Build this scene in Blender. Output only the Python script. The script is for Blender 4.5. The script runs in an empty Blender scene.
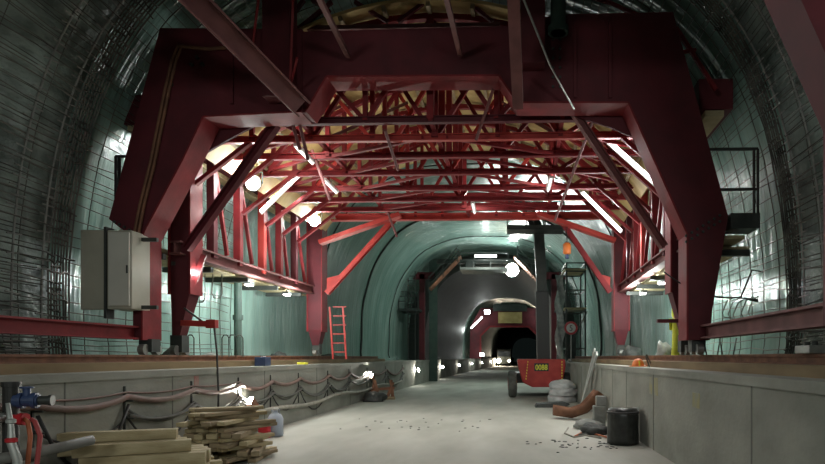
import bpy, bmesh, math, random
from mathutils import Vector, Matrix
random.seed(7)
PI = math.pi
S = bpy.context.scene
C = S.collection

# ------------------------------------------------------------------ camera
CAM = Vector((1.33, 0.0, 1.6))
F = 600.0                        # focal length in pixels of the 825-wide frame
cd = bpy.data.cameras.new('camera'); cam = bpy.data.objects.new('camera', cd); C.objects.link(cam)
cam.location = CAM; cam.rotation_euler = (PI/2, 0, 0)
cd.sensor_width = 36; cd.lens = F/825*36
cd.shift_x = -92.5/825; cd.shift_y = 125/825
cd.clip_end = 500; cd.clip_start = 0.05
S.camera = cam
# ------------------------------------------------------------------ world, exposure
w = bpy.data.worlds.new('world'); S.world = w; w.use_nodes = True
w.node_tree.nodes['Background'].inputs[0].default_value = (0.55, 0.8, 0.75, 1)
w.node_tree.nodes['Background'].inputs[1].default_value = 0.006
S.view_settings.view_transform = 'Standard'; S.view_settings.look = 'None'
S.view_settings.gamma = 1; S.view_settings.use_curve_mapping = False
S.view_settings.exposure = 0.15
S.cycles.use_denoising = True
S.cycles.max_bounces = 7; S.cycles.diffuse_bounces = 4; S.cycles.glossy_bounces = 3
S.cycles.sample_clamp_indirect = 4.0
S.cycles.caustics_reflective = False; S.cycles.caustics_refractive = False

def light(kind, loc, power, col=(1,1,1), size=0.2, target=None, size_y=None, spot=None, name='lamp_light'):
    d = bpy.data.lights.new(name, kind); d.energy = power; d.color = col
    if kind == 'AREA':
        d.size = size
        if size_y: d.shape = 'RECTANGLE'; d.size_y = size_y
    else:
        d.shadow_soft_size = size
    if kind == 'SPOT' and spot: d.spot_size = math.radians(spot); d.spot_blend = 0.6
    o = bpy.data.objects.new(name, d); C.objects.link(o); o.location = loc
    if target is not None:
        o.rotation_euler = (Vector(target)-Vector(loc)).to_track_quat('-Z', 'Y').to_euler()
    return o
WHITE = (0.93, 1.0, 0.95)
# tunnel work lights behind the photographer
light('AREA', (-2.6, -3.0, 4.6), 125, (0.96, 1.0, 0.95), 1.6, (-1.0, 8, 1.2), 0.5, name='tunnel_light')
light('AREA', (3.0, -3.0, 4.6), 125, (0.96, 1.0, 0.95), 1.6, (2.0, 8, 1.2), 0.5, name='tunnel_light')

# ------------------------------------------------------------------ materials
def M(name, c1, c2=None, scale=4.0, rough=0.6, metal=0.0, bump=0.0, bscale=None, stretch=(1,1,1), detail=6, lo=0.35, hi=0.65, spec=None, bstretch=None):
    m = bpy.data.materials.new(name); m.use_nodes = True
    nt = m.node_tree; b = nt.nodes['Principled BSDF']
    b.inputs['Roughness'].default_value = rough; b.inputs['Metallic'].default_value = metal
    if spec is not None: b.inputs['Specular IOR Level'].default_value = spec
    b.inputs['Base Color'].default_value = (*c1, 1)
    tc = nt.nodes.new('ShaderNodeTexCoord')
    def noise(sc, st):
        mp = nt.nodes.new('ShaderNodeMapping'); mp.inputs['Scale'].default_value = st
        n = nt.nodes.new('ShaderNodeTexNoise'); n.inputs['Scale'].default_value = sc; n.inputs['Detail'].default_value = detail
        nt.links.new(tc.outputs['Object'], mp.inputs[0]); nt.links.new(mp.outputs[0], n.inputs['Vector'])
        return n
    if c2 is not None:
        n = noise(scale, stretch); r = nt.nodes.new('ShaderNodeValToRGB')
        r.color_ramp.elements[0].position = lo; r.color_ramp.elements[1].position = hi
        r.color_ramp.elements[0].color = (*c1, 1); r.color_ramp.elements[1].color = (*c2, 1)
        nt.links.new(n.outputs['Fac'], r.inputs[0]); nt.links.new(r.outputs[0], b.inputs['Base Color'])
    if bump:
        n2 = noise(bscale or scale, bstretch or stretch); bp = nt.nodes.new('ShaderNodeBump')
        bp.inputs['Strength'].default_value = bump; bp.inputs['Distance'].default_value = 0.1
        nt.links.new(n2.outputs['Fac'], bp.inputs['Height']); nt.links.new(bp.outputs[0], b.inputs['Normal'])
    return m
def EM(name, col, strength):
    m = bpy.data.materials.new(name); m.use_nodes = True; b = m.node_tree.nodes['Principled BSDF']
    b.inputs['Base Color'].default_value = (*col, 1); b.inputs['Emission Color'].default_value = (*col, 1)
    b.inputs['Emission Strength'].default_value = strength
    return m
RED = M('red_paint', (0.23,0.021,0.026), (0.15,0.017,0.02), 2.5, 0.6, 0, 0.05, 14, spec=.25)
DRED = M('dark_red_paint', (0.115,0.02,0.027), (0.08,0.017,0.022), 2.0, 0.6, spec=.25)
BROWNRED = M('dusty_red_paint', (0.19,0.065,0.062), (0.12,0.038,0.038), 3, 0.7)
BRED = M('bright_red_paint', (0.46,0.055,0.045), (0.34,0.035,0.032), 3, 0.5, spec=.3)
PLY = M('plywood', (0.52,0.38,0.16), (0.36,0.25,0.095), 1.3, 0.7, stretch=(1,3,1))
WOOD = M('sawn_timber', (0.50,0.42,0.26), (0.36,0.29,0.16), 3, 0.8, 0, 0.15, 20, stretch=(1,1,4))
WOOD2 = M('weathered_timber', (0.34,0.27,0.17), (0.22,0.17,0.10), 3, 0.85, 0, 0.15, 20, stretch=(1,1,4))
RAILWOOD = M('rail_sleeper_timber', (0.26,0.19,0.10), (0.17,0.115,0.06), 3, 0.85, stretch=(1,.3,1))
CONC = M('cast_concrete', (0.33,0.33,0.29), (0.22,0.225,0.195), 0.8, 0.85, 0, 0.12, 9, stretch=(1,1,1.6), detail=9)
CONCTOP = M('ledge_concrete', (0.27,0.26,0.22), (0.16,0.15,0.12), 1.5, 0.9)
FLOOR = M('dusty_road_slab', (0.47,0.47,0.42), (0.33,0.33,0.285), 0.55, 0.8, 0, 0.08, 6, stretch=(1.6,.5,1), detail=10)
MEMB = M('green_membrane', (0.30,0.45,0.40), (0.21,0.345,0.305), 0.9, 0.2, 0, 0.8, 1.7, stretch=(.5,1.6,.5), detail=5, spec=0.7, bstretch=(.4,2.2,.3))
NEARM = M('mottled_membrane', (0.30,0.37,0.335), (0.10,0.135,0.12), 2.2, 0.38, 0, 0.9, 5.0, stretch=(1,.45,1), detail=10, lo=.38, hi=.64, bstretch=(1,.6,1))  # mottled grey-green, streaked along the tunnel
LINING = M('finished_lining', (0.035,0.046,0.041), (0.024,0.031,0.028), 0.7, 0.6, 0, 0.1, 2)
REBAR = M('rebar_steel', (0.04,0.042,0.038), (0.15,0.145,0.125), 3, 0.45, 0.4, stretch=(1,.5,1))
BLACK = M('black_rubber', (0.018,0.018,0.018), (0.035,0.034,0.032), 8, 0.6)
DARK = M('dark_steel', (0.035,0.042,0.04), (0.055,0.06,0.055), 4, 0.5, 0.3)
GREENPOST = M('dark_green_steel', (0.03,0.06,0.05), (0.045,0.075,0.06), 4, 0.6)
STEEL = M('bare_steel', (0.38,0.38,0.36), (0.26,0.26,0.25), 6, 0.4, 0.7)
ALU = M('aluminium', (0.55,0.57,0.55), (0.42,0.44,0.42), 4, 0.45, 0.5)
CREAM = M('cream_enamel', (0.40,0.385,0.31), (0.34,0.33,0.265), 2, 0.5)
DOORW = M('pale_enamel', (0.56,0.55,0.49), (0.49,0.48,0.43), 1.5, 0.5)
RUST = M('rusty_steel', (0.22,0.10,0.055), (0.13,0.06,0.035), 5, 0.8, 0, 0.1, 20)
PINKHOSE = M('dusty_pink_hose', (0.20,0.125,0.105), (0.15,0.10,0.08), 6, 0.7)
GREYHOSE = M('grey_cable', (0.13,0.13,0.115), (0.09,0.09,0.08), 6, 0.7)
PALEHOSE = M('pale_hose', (0.34,0.33,0.28), (0.25,0.24,0.2), 6, 0.7)
ORANGE = M('orange_plastic', (0.65,0.17,0.03), None, 5, 0.5)
ORHOSE = M('orange_hose', (0.42,0.12,0.05), None, 5, 0.6)
BLUE = M('blue_paint', (0.04,0.07,0.17), (0.03,0.05,0.12), 5, 0.5)
PALEBLUE = M('pale_blue_plastic', (0.42,0.47,0.55), (0.36,0.41,0.5), 5, 0.5)
SACK = M('grey_sackcloth', (0.56,0.57,0.56), (0.42,0.43,0.43), 5, 0.85, 0, 0.4, 12)
TARP = M('dark_tarpaulin', (0.06,0.065,0.06), (0.035,0.04,0.038), 5, 0.7, 0, 0.4, 10)
MOUND = M('grey_dust_sheet', (0.24,0.25,0.23), (0.16,0.17,0.155), 4, 0.85, 0, 0.3, 8)
YEL = M('hi_vis_yellow', (0.62,0.66,0.06), (0.5,0.55,0.05), 8, 0.7)
YELTXT = M('yellow_lettering', (0.75,0.72,0.05), None, 5, 0.6)
YPAINT = M('yellow_spray_paint', (0.5,0.45,0.08), (0.35,0.33,0.15), 12, 0.85)
SKIN = M('skin', (0.5,0.3,0.22), None, 5, 0.6)
WHITEP = M('white_plastic', (0.6,0.6,0.58), None, 5, 0.4)
SIGNRED = M('sign_red', (0.5,0.02,0.03), None, 5, 0.4)
BLACKP = M('black_paint', (0.02,0.02,0.02), None, 5, 0.5)
PLASTIC = M('crinkled_plastic_sheet', (0.5,0.54,0.52), (0.3,0.33,0.32), 5, 0.2, 0, 0.9, 8)
GLASSD = M('dark_glass', (0.02,0.025,0.03), None, 5, 0.1)
LAMPE = EM('lamp_face', (0.95,1.0,0.96), 120)
TUBEE = EM('tube_glow', (1.0,0.93,0.93), 9)
FLOODE = EM('flood_face', (1.0,0.97,0.85), 60)
HEADE = EM('headlight_face', (1.0,0.86,0.66), 300)
FARE = EM('far_lamp_face', (0.95,1.0,0.96), 40)

# ------------------------------------------------------------------ mesh helpers
class MB:
    def __init__(s): s.bm = bmesh.new()
    def box(s, x0, x1, y0, y1, z0, z1):
        v = [s.bm.verts.new(p) for p in ((x0,y0,z0),(x1,y0,z0),(x1,y1,z0),(x0,y1,z0),(x0,y0,z1),(x1,y0,z1),(x1,y1,z1),(x0,y1,z1))]
        for f in ((3,2,1,0),(4,5,6,7),(0,1,5,4),(1,2,6,5),(2,3,7,6),(3,0,4,7)): s.bm.faces.new([v[i] for i in f])
        return s
    def bar(s, p, q, a=0.1, b=None, up=(0,0,1)):
        b = b or a; p = Vector(p); q = Vector(q); d = (q-p).normalized(); u = Vector(up)
        if abs(d.dot(u)) > 0.98: u = Vector((0,1,0))
        sx = d.cross(u).normalized(); sz = sx.cross(d)
        v = [s.bm.verts.new(c + sx*(i*a/2) + sz*(j*b/2)) for c in (p,q) for i,j in ((-1,-1),(1,-1),(1,1),(-1,1))]
        for f in ((3,2,1,0),(4,5,6,7),(0,1,5,4),(1,2,6,5),(2,3,7,6),(3,0,4,7)): s.bm.faces.new([v[i] for i in f])
        return s
    def hbar(s, p, q, a=0.2, b=0.2, t=0.02, up=(0,0,1)):     # H section: two flanges and a web
        p = Vector(p); q = Vector(q); d = (q-p).normalized(); u = Vector(up)
        if abs(d.dot(u)) > 0.98: u = Vector((0,1,0))
        sx = d.cross(u).normalized(); sz = sx.cross(d)
        o = sz*(b/2-t/2)
        s.bar(p+o, q+o, a, t, up); s.bar(p-o, q-o, a, t, up); s.bar(p, q, t, b-2*t, up)
        return s
    def tube(s, pts, r=0.03, n=8, cap=True):
        pts = [Vector(p) for p in pts]; rings = []
        prev = None
        for i, p in enumerate(pts):
            d = (pts[min(i+1,len(pts)-1)] - pts[max(i-1,0)]).normalized()
            u = prev if prev is not None else (Vector((0,0,1)) if abs(d.z) < 0.9 else Vector((0,1,0)))
            sx = d.cross(u)
            if sx.length < 1e-4: sx = d.cross(Vector((1,0,0)))
            sx.normalize(); sz = sx.cross(d).normalized(); prev = sz
            rr = r[i] if isinstance(r, (list,tuple)) else r
            rings.append([s.bm.verts.new(p + sx*rr*math.cos(2*PI*k/n) + sz*rr*math.sin(2*PI*k/n)) for k in range(n)])
        for a, b in zip(rings, rings[1:]):
            for k in range(n):
                s.bm.faces.new((a[k], a[(k+1)%n], b[(k+1)%n], b[k]))
        if cap:
            s.bm.faces.new(rings[0][::-1]); s.bm.faces.new(rings[-1])
        return s
    def prism(s, poly, y0, y1):                                # polygon in x,z extruded along y
        a = [s.bm.verts.new((x,y0,z)) for x,z in poly]; b = [s.bm.verts.new((x,y1,z)) for x,z in poly]
        s.bm.faces.new(a); s.bm.faces.new(b[::-1]); n = len(poly)
        for i in range(n): s.bm.faces.new((a[i], b[i], b[(i+1)%n], a[(i+1)%n]))
        return s
    def cyl(s, c, r, h, axis=(0,0,1), n=16, r2=None):
        c = Vector(c); ax = Vector(axis).normalized()
        return s.tube([c, c+ax*h], [r, r if r2 is None else r2], n)
    def lathe(s, c, prof, n=20):
        c = Vector(c); rings = [[s.bm.verts.new(c+Vector((r*math.cos(2*PI*k/n), r*math.sin(2*PI*k/n), z))) for k in range(n)] for r,z in prof]
        for a,b in zip(rings, rings[1:]):
            for k in range(n): s.bm.faces.new((a[k],a[(k+1)%n],b[(k+1)%n],b[k]))
        s.bm.faces.new(rings[0][::-1]); s.bm.faces.new(rings[-1]); return s
    def blob(s, c, rx, ry, rz, seed=0, rough=0.12, sub=3, flat=True):
        r = random.Random(seed); b = bmesh.new(); bmesh.ops.create_icosphere(b, subdivisions=sub, radius=1)
        ph = [(r.uniform(1,4), Vector((r.uniform(-1,1),r.uniform(-1,1),r.uniform(-1,1))).normalized(), r.uniform(0,6)) for _ in range(7)]
        mp = {}
        for v in b.verts:
            k = 1 + rough*sum(math.sin(f*3*v.co.dot(d)+p) for f,d,p in ph)/3
            p = Vector((v.co.x*rx*k, v.co.y*ry*k, v.co.z*rz*k))
            if flat and p.z < -rz*0.35: p.z = -rz*0.35
            mp[v] = s.bm.verts.new(p+Vector(c)+Vector((0,0,rz*0.35 if flat else 0)))
        for f in b.faces: s.bm.faces.new([mp[v] for v in f.verts])
        b.free(); return s
    def build(s, name, mat, parent=None, smooth=False, bevel=0.0):
        bmesh.ops.recalc_face_normals(s.bm, faces=s.bm.faces[:])
        me = bpy.data.meshes.new(name); s.bm.to_mesh(me); s.bm.free()
        o = bpy.data.objects.new(name, me); C.objects.link(o); me.materials.append(mat)
        if parent is not None: o.parent = parent
        if smooth:
            for p in me.polygons: p.use_smooth = True
        if bevel:
            bv = o.modifiers.new('bevel', 'BEVEL'); bv.width = bevel; bv.segments = 2; bv.limit_method = 'ANGLE'
        return o
def tag(o, label, cat, group=None, kind=None):
    o['label'] = label; o['category'] = cat
    if group: o['group'] = group
    if kind: o['kind'] = kind
    return o
def thing(name, label, cat, loc=(0,0,0), rz=0, group=None):
    o = bpy.data.objects.new(name, None); C.objects.link(o); o.location = loc; o.rotation_euler = (0,0,rz); o.empty_display_size = 0.2
    return tag(o, label, cat, group)
def copy_tree(o, loc=None, rz=None, label=None):
    c = o.copy(); C.objects.link(c)
    if loc is not None: c.location = loc
    if rz is not None: c.rotation_euler = (0,0,rz)
    if label: c['label'] = label
    for ch in list(o.children):
        d = ch.copy(); C.objects.link(d); d.parent = c
        for g in list(ch.children):
            e = g.copy(); C.objects.link(e); e.parent = d
    return c
def struct(o, cat='structure'):
    o['kind'] = 'structure'; return o
def at(u, v, y):                                              # photo point at distance y
    return Vector((CAM.x+(u-505)*y/F, y, CAM.z-(v-357)*y/F))
def bend(y):                                                  # the tunnel swings gently right in the distance
    if y < 20: return 0.0
    if y < 64: return 1.2*((y-20)/44)**2
    return 1.2 + (y-64)*0.0545
def sag(p, q, d, n=10):
    p = Vector(p); q = Vector(q)
    return [p.lerp(q, i/n) - Vector((0,0,d*4*(i/n)*(1-i/n))) for i in range(n+1)]

# ------------------------------------------------------------------ the tunnel
LED = 1.4; WX = 3.88
def profile(a, b, n=56, t0=-0.11, cx=0.1, cz=2.0, e=2.6):
    pts = []
    for i in range(n+1):
        t = t0*PI + (1-2*t0)*PI*i/n
        c, s_ = math.cos(t), math.sin(t)
        k = (abs(c)**e + abs(s_)**e)**(-1/e)
        pts.append((cx+a*k*c, cz+(b*k*s_ if s_ > 0 else 2.2*k*s_)))
    return pts
def sweep(prof, ys, name, mat, thick=0.0):
    mb = MB(); rows = []
    for y in ys:
        rows.append([mb.bm.verts.new((x+bend(y), y, z)) for x,z in prof])
    for a,b in zip(rows, rows[1:]):
        for i in range(len(prof)-1): mb.bm.faces.new((a[i],b[i],b[i+1],a[i+1]))
    o = mb.build(name, mat, None, True)
    bm = bmesh.new(); bm.from_mesh(o.data); bm.faces.ensure_lookup_table()
    # normals towards the inside
    f = bm.faces[len(bm.faces)//2]; c = f.calc_center_median()
    if f.normal.dot(Vector((0.1+bend(c.y), c.y, 2.5))-c) < 0: bmesh.ops.reverse_faces(bm, faces=bm.faces[:])
    bm.to_mesh(o.data); bm.free()
    return struct(o)
def frange(a, b, d):
    n = max(1, round((b-a)/d)); return [a+(b-a)*i/n for i in range(n+1)]
PR = profile(5.95, 6.9)
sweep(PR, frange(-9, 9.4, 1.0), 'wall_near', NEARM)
sweep(PR, frange(9.4, 43.5, 0.8), 'wall_vault', MEMB)
PL = profile(4.75, 6.1)
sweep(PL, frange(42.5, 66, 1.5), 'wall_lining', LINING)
# front edge of the finished lining
def ring_face(pi, po, y, d, name, mat):
    mb = MB(); X = bend(y)
    for i in range(len(pi)-1):
        q = [(pi[i],y),(pi[i+1],y),(po[i+1],y),(po[i],y)]
        v = [mb.bm.verts.new((p[0]+X, yy, p[1])) for p,yy in q] + [mb.bm.verts.new((p[0]+X, yy+d, p[1])) for p,yy in q]
        for f in ((0,1,2,3),(7,6,5,4),(0,4,5,1),(1,5,6,2),(2,6,7,3),(3,7,4,0)): mb.bm.faces.new([v[k] for k in f])
    return struct(mb.build(name, mat))
ring_face(PL, PR, 42.5, 0.3, 'trim_1', LINING)
PF = profile(5.2, 6.9)
sweep(PF, frange(66, 84, 1.5), 'wall_far', MEMB)
ring_face(PL, PF, 65.7, 0.3, 'trim_2', M('pale_ring_edge', (0.5,0.52,0.5), (0.35,0.37,0.36), 1.5, 0.6))
PLL = profile(4.6, 5.6)
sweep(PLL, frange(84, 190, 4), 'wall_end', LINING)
ring_face(PLL, PF, 83.8, 0.3, 'trim_3', LINING)
# dark seams of the membrane
for i, y in enumerate((22.5, 29.5, 36.0)):
    mb = MB(); pts = [Vector((0.1+(x-0.1)*0.992+bend(y)+0.02*math.sin(k*1.3), y+0.05*math.sin(k*0.9+i), 2+(z-2)*0.992)) for k,(x,z) in enumerate(PR) if z > 1.45]
    mb.tube(pts, 0.05 if i == 1 else 0.025, 6); struct(mb.build('trim_%d' % (4+i), DARK))
# floor
mb = MB(); ys = frange(-9, 190, 2)
rows = [[mb.bm.verts.new((x+bend(y), y, 0)) for x in (-6.3,-2,2,6.3)] for y in ys]
for a,b in zip(rows, rows[1:]):
    for i in range(3): mb.bm.faces.new((a[i],a[i+1],b[i+1],b[i]))
struct(mb.build('floor', FLOOR))
# the cast kerb walls that carry the rails
def kerb(side, ys, name, top):
    mb = MB(); xi, xo = side*WX, side*6.2
    prof = ((xi,-0.05),(xi,top-0.1),(xi-side*0.03,top-0.1),(xi-side*0.03,top),(xo,top))
    rows = [[mb.bm.verts.new((x+bend(y), y, z)) for x,z in prof] for y in ys]
    for a,b in zip(rows, rows[1:]):
        for i in range(len(prof)-1): mb.bm.faces.new((a[i],b[i],b[i+1],a[i+1]))
    for r in (rows[0], rows[-1]):
        mb.bm.faces.new(r+[mb.bm.verts.new((xo+bend(r[0].co.y), r[0].co.y, -0.05))])
    return struct(mb.build(name, CONC))
kerb(-1, frange(-9, 190, 2), 'wall_left', LED)
kerb(1, frange(-9, 190, 2), 'wall_right', LED)
for k,(sd, ylist) in enumerate(((-1,(7.1,9.4,13.0,16.6,20.2,25,30)),(1,(6.2,10.3,12.6,14.2,15.8,17.6,20)))):       # joints of the wall sections
    mb = MB()
    for y in ylist: mb.box(sd*WX-0.006, sd*WX+0.006, y-0.012, y+0.012, 0, LED-0.1)
    struct(mb.build('trim_%d' % (8+k), M('dark_joint_line', (0.13,0.13,0.115), None)))

# reinforcement in front of the near membrane
def mesh_cage(name, y0, y1, k, step, rstep, r, seed, label, wob=0.05, zmin=1.45):
    rnd = random.Random(seed); mb = MB()
    P = [Vector((0.1+(x-0.1)*k, 0, 2+(z-2)*k)) for x,z in profile(5.95, 6.9, 300)]
    acc = step; nxt = step
    for a,b in zip(P, P[1:]):
        acc += (b-a).length
        if acc >= nxt and a.z > zmin:
            acc = 0; nxt = step*rnd.uniform(.45,1.7)
            e = y1 + rnd.uniform(-0.25, 0.05); n = 7; inward = (Vector((0.1,0,2.6))-a).normalized()
            ph = rnd.uniform(0,6)
            mb.tube([a+Vector((0, y0+(e-y0)*i/n, 0)) + inward*rnd.uniform(-wob*0.5, wob) + Vector((0,0,-abs(rnd.gauss(0,wob*0.5)))) for i in range(n+1)], r, 4)
    y = y0
    while y < y1:
        pts = [p*1.0+Vector((0.01*rnd.uniform(-1,1), y+0.02*math.sin(j*.7), 0)) for j,p in enumerate(P[::5]) if p.z > zmin]
        mb.tube(pts, r, 4); y += rstep*rnd.uniform(0.8,1.2)
    o = mb.build(name, REBAR); return tag(o, label, 'reinforcement', None, 'stuff')
mesh_cage('rebar_mesh', 3.0, 9.2, 0.965, 0.07, 2.2, 0.009, 1, 'dark steel reinforcement mesh lining the tunnel wall nearest the camera', 0.09)
mesh_cage('rebar_mesh', 3.0, 9.2, 0.982, 0.12, 0.9, 0.007, 8, 'thinner outer layer of reinforcement bars behind the dark mesh nearest the camera', 0.05)
mesh_cage('rebar_mesh', 9.15, 9.6, 0.965, 0.06, 0.06, 0.015, 5, 'dense dark band of reinforcement bars circling the tunnel beside the front portal', 0.05)
mesh_cage('rebar_mesh', 9.6, 15.5, 0.982, 0.12, 0.55, 0.008, 2, 'sparse reinforcement bars over the pale membrane behind the front portal', 0.06)
mb = MB(); rnd = random.Random(31)
for k_, yy in ((.962, 8.45), (.962, 9.0)):
    for (x,z) in profile(5.95, 6.9, 190):
        if z > 1.6 and rnd.random() < .9: 
            p = Vector((.1+(x-.1)*k_, yy+rnd.uniform(-.04,.04), 2+(z-2)*k_)); mb.tube([p-Vector((0,.13,0)), p+Vector((rnd.uniform(-.02,.02),.13,rnd.uniform(-.03,.03)))], .012, 4)
    mb.tube([(.1+(x-.1)*k_, yy, 2+(z-2)*k_) for (x,z) in profile(5.95,6.9,60) if z > 1.45], .016, 5)
tag(mb.build('spacer_bars', STEEL), 'paler rung-like spacer bars arching over the tunnel just before the front portal', 'reinforcement', None, 'stuff')

# ------------------------------------------------------------------ rails and sleepers on the ledges
for sd, nm in ((-1,'left'),(1,'right')):
    t = thing('rail_track', 'gantry rail on brown timber sleeper beam along the ledge on the %s concrete wall' % ('cable-hung' if sd < 0 else 'bare'), 'rail', (0,0,LED))
    MB().box(sd*4.62-0.36, sd*4.62+0.36, -6, 28, 0, 0.12).build('timber_bed', RAILWOOD, t)
    mb = MB(); x = sd*4.62
    mb.box(x-0.07,x+0.07,-6,28,0.12,0.135); mb.box(x-0.012,x+0.012,-6,28,0.135,0.2); mb.box(x-0.035,x+0.035,-6,28,0.2,0.235)
    mb.build('rail', RUST, t)

# ================================================================== the big red formwork gantry
GO = Vector((0, 9.75, 0)); GA = math.radians(-2)
gantry = thing('formwork_gantry', 'huge red steel formwork gantry spanning the road on rails along both ledges', 'gantry', GO, GA)
gex = Vector((math.cos(GA), math.sin(GA), 0)); gey = Vector((-math.sin(GA), math.cos(GA), 0))
def G(u, v, ly):                                              # photo point in the gantry plane ly
    d = Vector(((u-505)/F, 1, (357-v)/F)); t = (ly + (GO-CAM).dot(gey))/d.dot(gey)
    p = CAM+d*t; r = p-GO
    return Vector((r.dot(gex), ly, p.z))
def gx(u, v, ly): p = G(u,v,ly); return (p.x, p.z)
def GW(p): return GO + gex*p[0] + gey*p[1] + Vector((0,0,p[2]))
# --- portal plates
LEFT = [gx(*q, 0) for q in ((160,28),(302,29),(302,112),(204,117),(184,159),(143,236),(143,340),(133,340),(133,238),(109,219))]
RIGHT = [gx(*q, 0) for q in ((571,14),(673,12),(728,216),(712,312),(710,340),(687,340),(687,235),(628,103),(517,103),(517,20))]
MID = [gx(*q, 0) for q in ((302,31),(517,25),(517,103),(499,76),(327,77),(306,112),(302,112))]
def offs(poly, ly): return poly
def portal(ly, d, mid=True, mat=None):
    a = MB().prism(LEFT, ly, ly+d).build('portal_leg', mat or DRED, gantry)
    b = MB().prism(RIGHT, ly, ly+d).build('portal_leg', mat or DRED, gantry)
    c = MB().prism(MID, ly+0.02, ly+d-0.02).build('portal_beam', mat or DRED, gantry)
    return a, b, c
pa, pb, pc = portal(0, 0.45)
portal(-4.85, 0.45)
# flange strips and stiffeners that stand proud of the front plates
def strip(poly, idx, parent, mat, ly0=-0.03, ly1=0.48, t=0.03):
    mb = MB()
    for i in idx:
        p, q = poly[i], poly[(i+1) % len(poly)]
        mb.bar((p[0],(ly0+ly1)/2,p[1]), (q[0],(ly0+ly1)/2,q[1]), ly1-ly0, t, up=(-(q[1]-p[1]),0,q[0]-p[0]))
    return mb.build('flange', mat, parent)
strip(LEFT, (2,3,4,5), pa, RED); strip(RIGHT, (5,6,7), pb, RED)
strip(MID, (2,3,4), pc, RED)
for ploy, par, us in ((LEFT, pa, ((150,70),(140,118),(123,190))), (RIGHT, pb, ((692,70),(704,118),(716,165)))):
    for (u,v) in us:
        pass
mb = MB()
for u in (232, 275): 
    p = G(u,40,-0.02); q = G(u,104,-0.02); mb.bar(p, q, 0.05, 0.05)
mb.build('stiffener', DRED, pa)
mb = MB()
for u in (575, 610):
    p = G(u,22,-0.02); q = G(u,98,-0.02); mb.bar(p, q, 0.05, 0.05)
mb.build('stiffener', DRED, pb)
mb = MB()
for j in range(7):
    for u in (553, 560): mb.cyl(G(u,30+j*9.5,0.0)+Vector((0,-0.03,0)), 0.022, 0.03, (0,1,0), 6)
for k in range(7):
    for dv in (0,6):
        mb.cyl(G(686+k*5.6, 236-k*3.4+dv, 0)+Vector((0,-0.03,0)), 0.022, 0.03, (0,1,0), 6)
mb.build('bolt', DARK, pb)
mb = MB()
for k in range(6): mb.cyl(G(115+k*5, 222+k*2.6, 0)+Vector((0,-0.03,0)), 0.022, 0.03, (0,1,0), 6)
for (u,v) in ((192,65),(203,65),(172,85),(198,58)): mb.cyl(G(u,v,0)+Vector((0,-0.04,0)), 0.03, 0.04, (0,1,0), 8)
mb.build('bolt', DARK, pa)
# hose bundle down the left plate
mb = MB()
for dx in (0, 4):
    mb.tube([G(u+dx, v, -0.05) for u,v in ((232,47),(205,49),(178,46),(172,60),(165,90),(158,125),(150,165),(140,205),(134,236))], 0.025, 6)
mb.build('hydraulic_hose', RUST, pa)
# --- jack columns and dark boxes on the front beam
for (u0,u1,v0,v1) in ((262,290,-25,96),(521,545,-25,62)):
    p, q = G(u0,v1,-0.32), G(u1,v0,-0.32)
    MB().box(p.x,q.x,-0.32,-0.03,p.z,q.z).build('jack_column', DRED, gantry)
p, q = G(552,30,-0.3), G(565,-20,-0.3); c = (p+q)/2
MB().cyl((c.x,-0.2,p.z), 0.12, q.z-p.z).cyl((c.x,-0.2,p.z), 0.16, 0.1).build('hydraulic_jack', GREENPOST, gantry)
# --- foreground braces from the front beam up towards the next portal
MB().hbar(G(300,106,-0.25), G(163,-32,-2.6), 0.3, 0.3, 0.03, (0.6,-0.2,0.8)).build('diagonal_brace', BROWNRED, gantry)
MB().bar(G(518,103,-0.4), G(512,-40,-2.4), 0.27, 0.16, (1,0,0)).build('diagonal_brace', BROWNRED, gantry)
for a,b in (((348,56),(316,-8)),((460,54),(445,-8))):
    MB().bar(G(*a,-0.12), G(*b,-1.9), 0.07).build('tie_rod', BROWNRED, gantry)
for a,b in (((290,82),(293,0)),((291,82),(297,58)),((253,42),(259,-5))):
    MB().bar(G(*a,-0.36), G(*b,-0.8), 0.035).build('tie_rod', RED, gantry)
# longitudinal tie beams between the portals, low on the legs
zb = 2.0
for sd, lx in ((-1,G(133,335,0).x+0.02),(1,G(700,330,0).x+0.1)):
    MB().hbar((lx,-0.02,zb), (lx,-5.4,zb), 0.2, 0.22, 0.03).build('tie_beam', BROWNRED if sd > 0 else RED, gantry)
# --- rear row of columns of the front portal, hopper shaped feet
def column(lx, ly, zt, zbm, wx, wy, mat, name='column', taper=None):
    MB_ = MB(); th = .85 if taper else .45
    MB_.box(lx-wx/2, lx+wx/2, ly-wy/2, ly+wy/2, zbm+th, zt)
    v0 = [MB_.bm.verts.new((lx+i*wx/2, ly+j*wy/2, zbm+th)) for i,j in ((-1,-1),(1,-1),(1,1),(-1,1))]
    o_ = math.copysign(1, lx)                              # the hopper tapers on the road side
    v1 = [MB_.bm.verts.new((lx+(.32*o_+.18*i)*wx if taper else lx+i*wx/4, ly+j*wy/3, zbm)) for i,j in ((-1,-1),(1,-1),(1,1),(-1,1))]
    MB_.bm.faces.new(v1[::-1])
    for k in range(4): MB_.bm.faces.new((v0[k], v1[k], v1[(k+1)%4], v0[(k+1)%4]))
    o = MB_.build(name, mat, gantry)
    mb = MB(); mb.box(lx-wx/2-.03, lx-wx/2, ly-wy/2-.04, ly+wy/2+.04, zbm+th-.05, zt); mb.box(lx+wx/2, lx+wx/2+.03, ly-wy/2-.04, ly+wy/2+.04, zbm+th-.05, zt)
    mb.build('flange', RED, o)
    return o
def foot(lx, ly, ztop):
    zr = LED+0.235
    o = MB().box(lx-0.11, lx+0.11, ly-0.12, ly+0.12, zr+0.05, ztop).build('jack_foot', DARK, gantry)
    for dy in (-0.17, 0.17): MB().cyl((lx-0.05, ly+dy, zr+0.09), 0.09, 0.1, (1,0,0), 14).build('wheel', STEEL, o)
LXL, LXR = -4.66, 4.44
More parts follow.
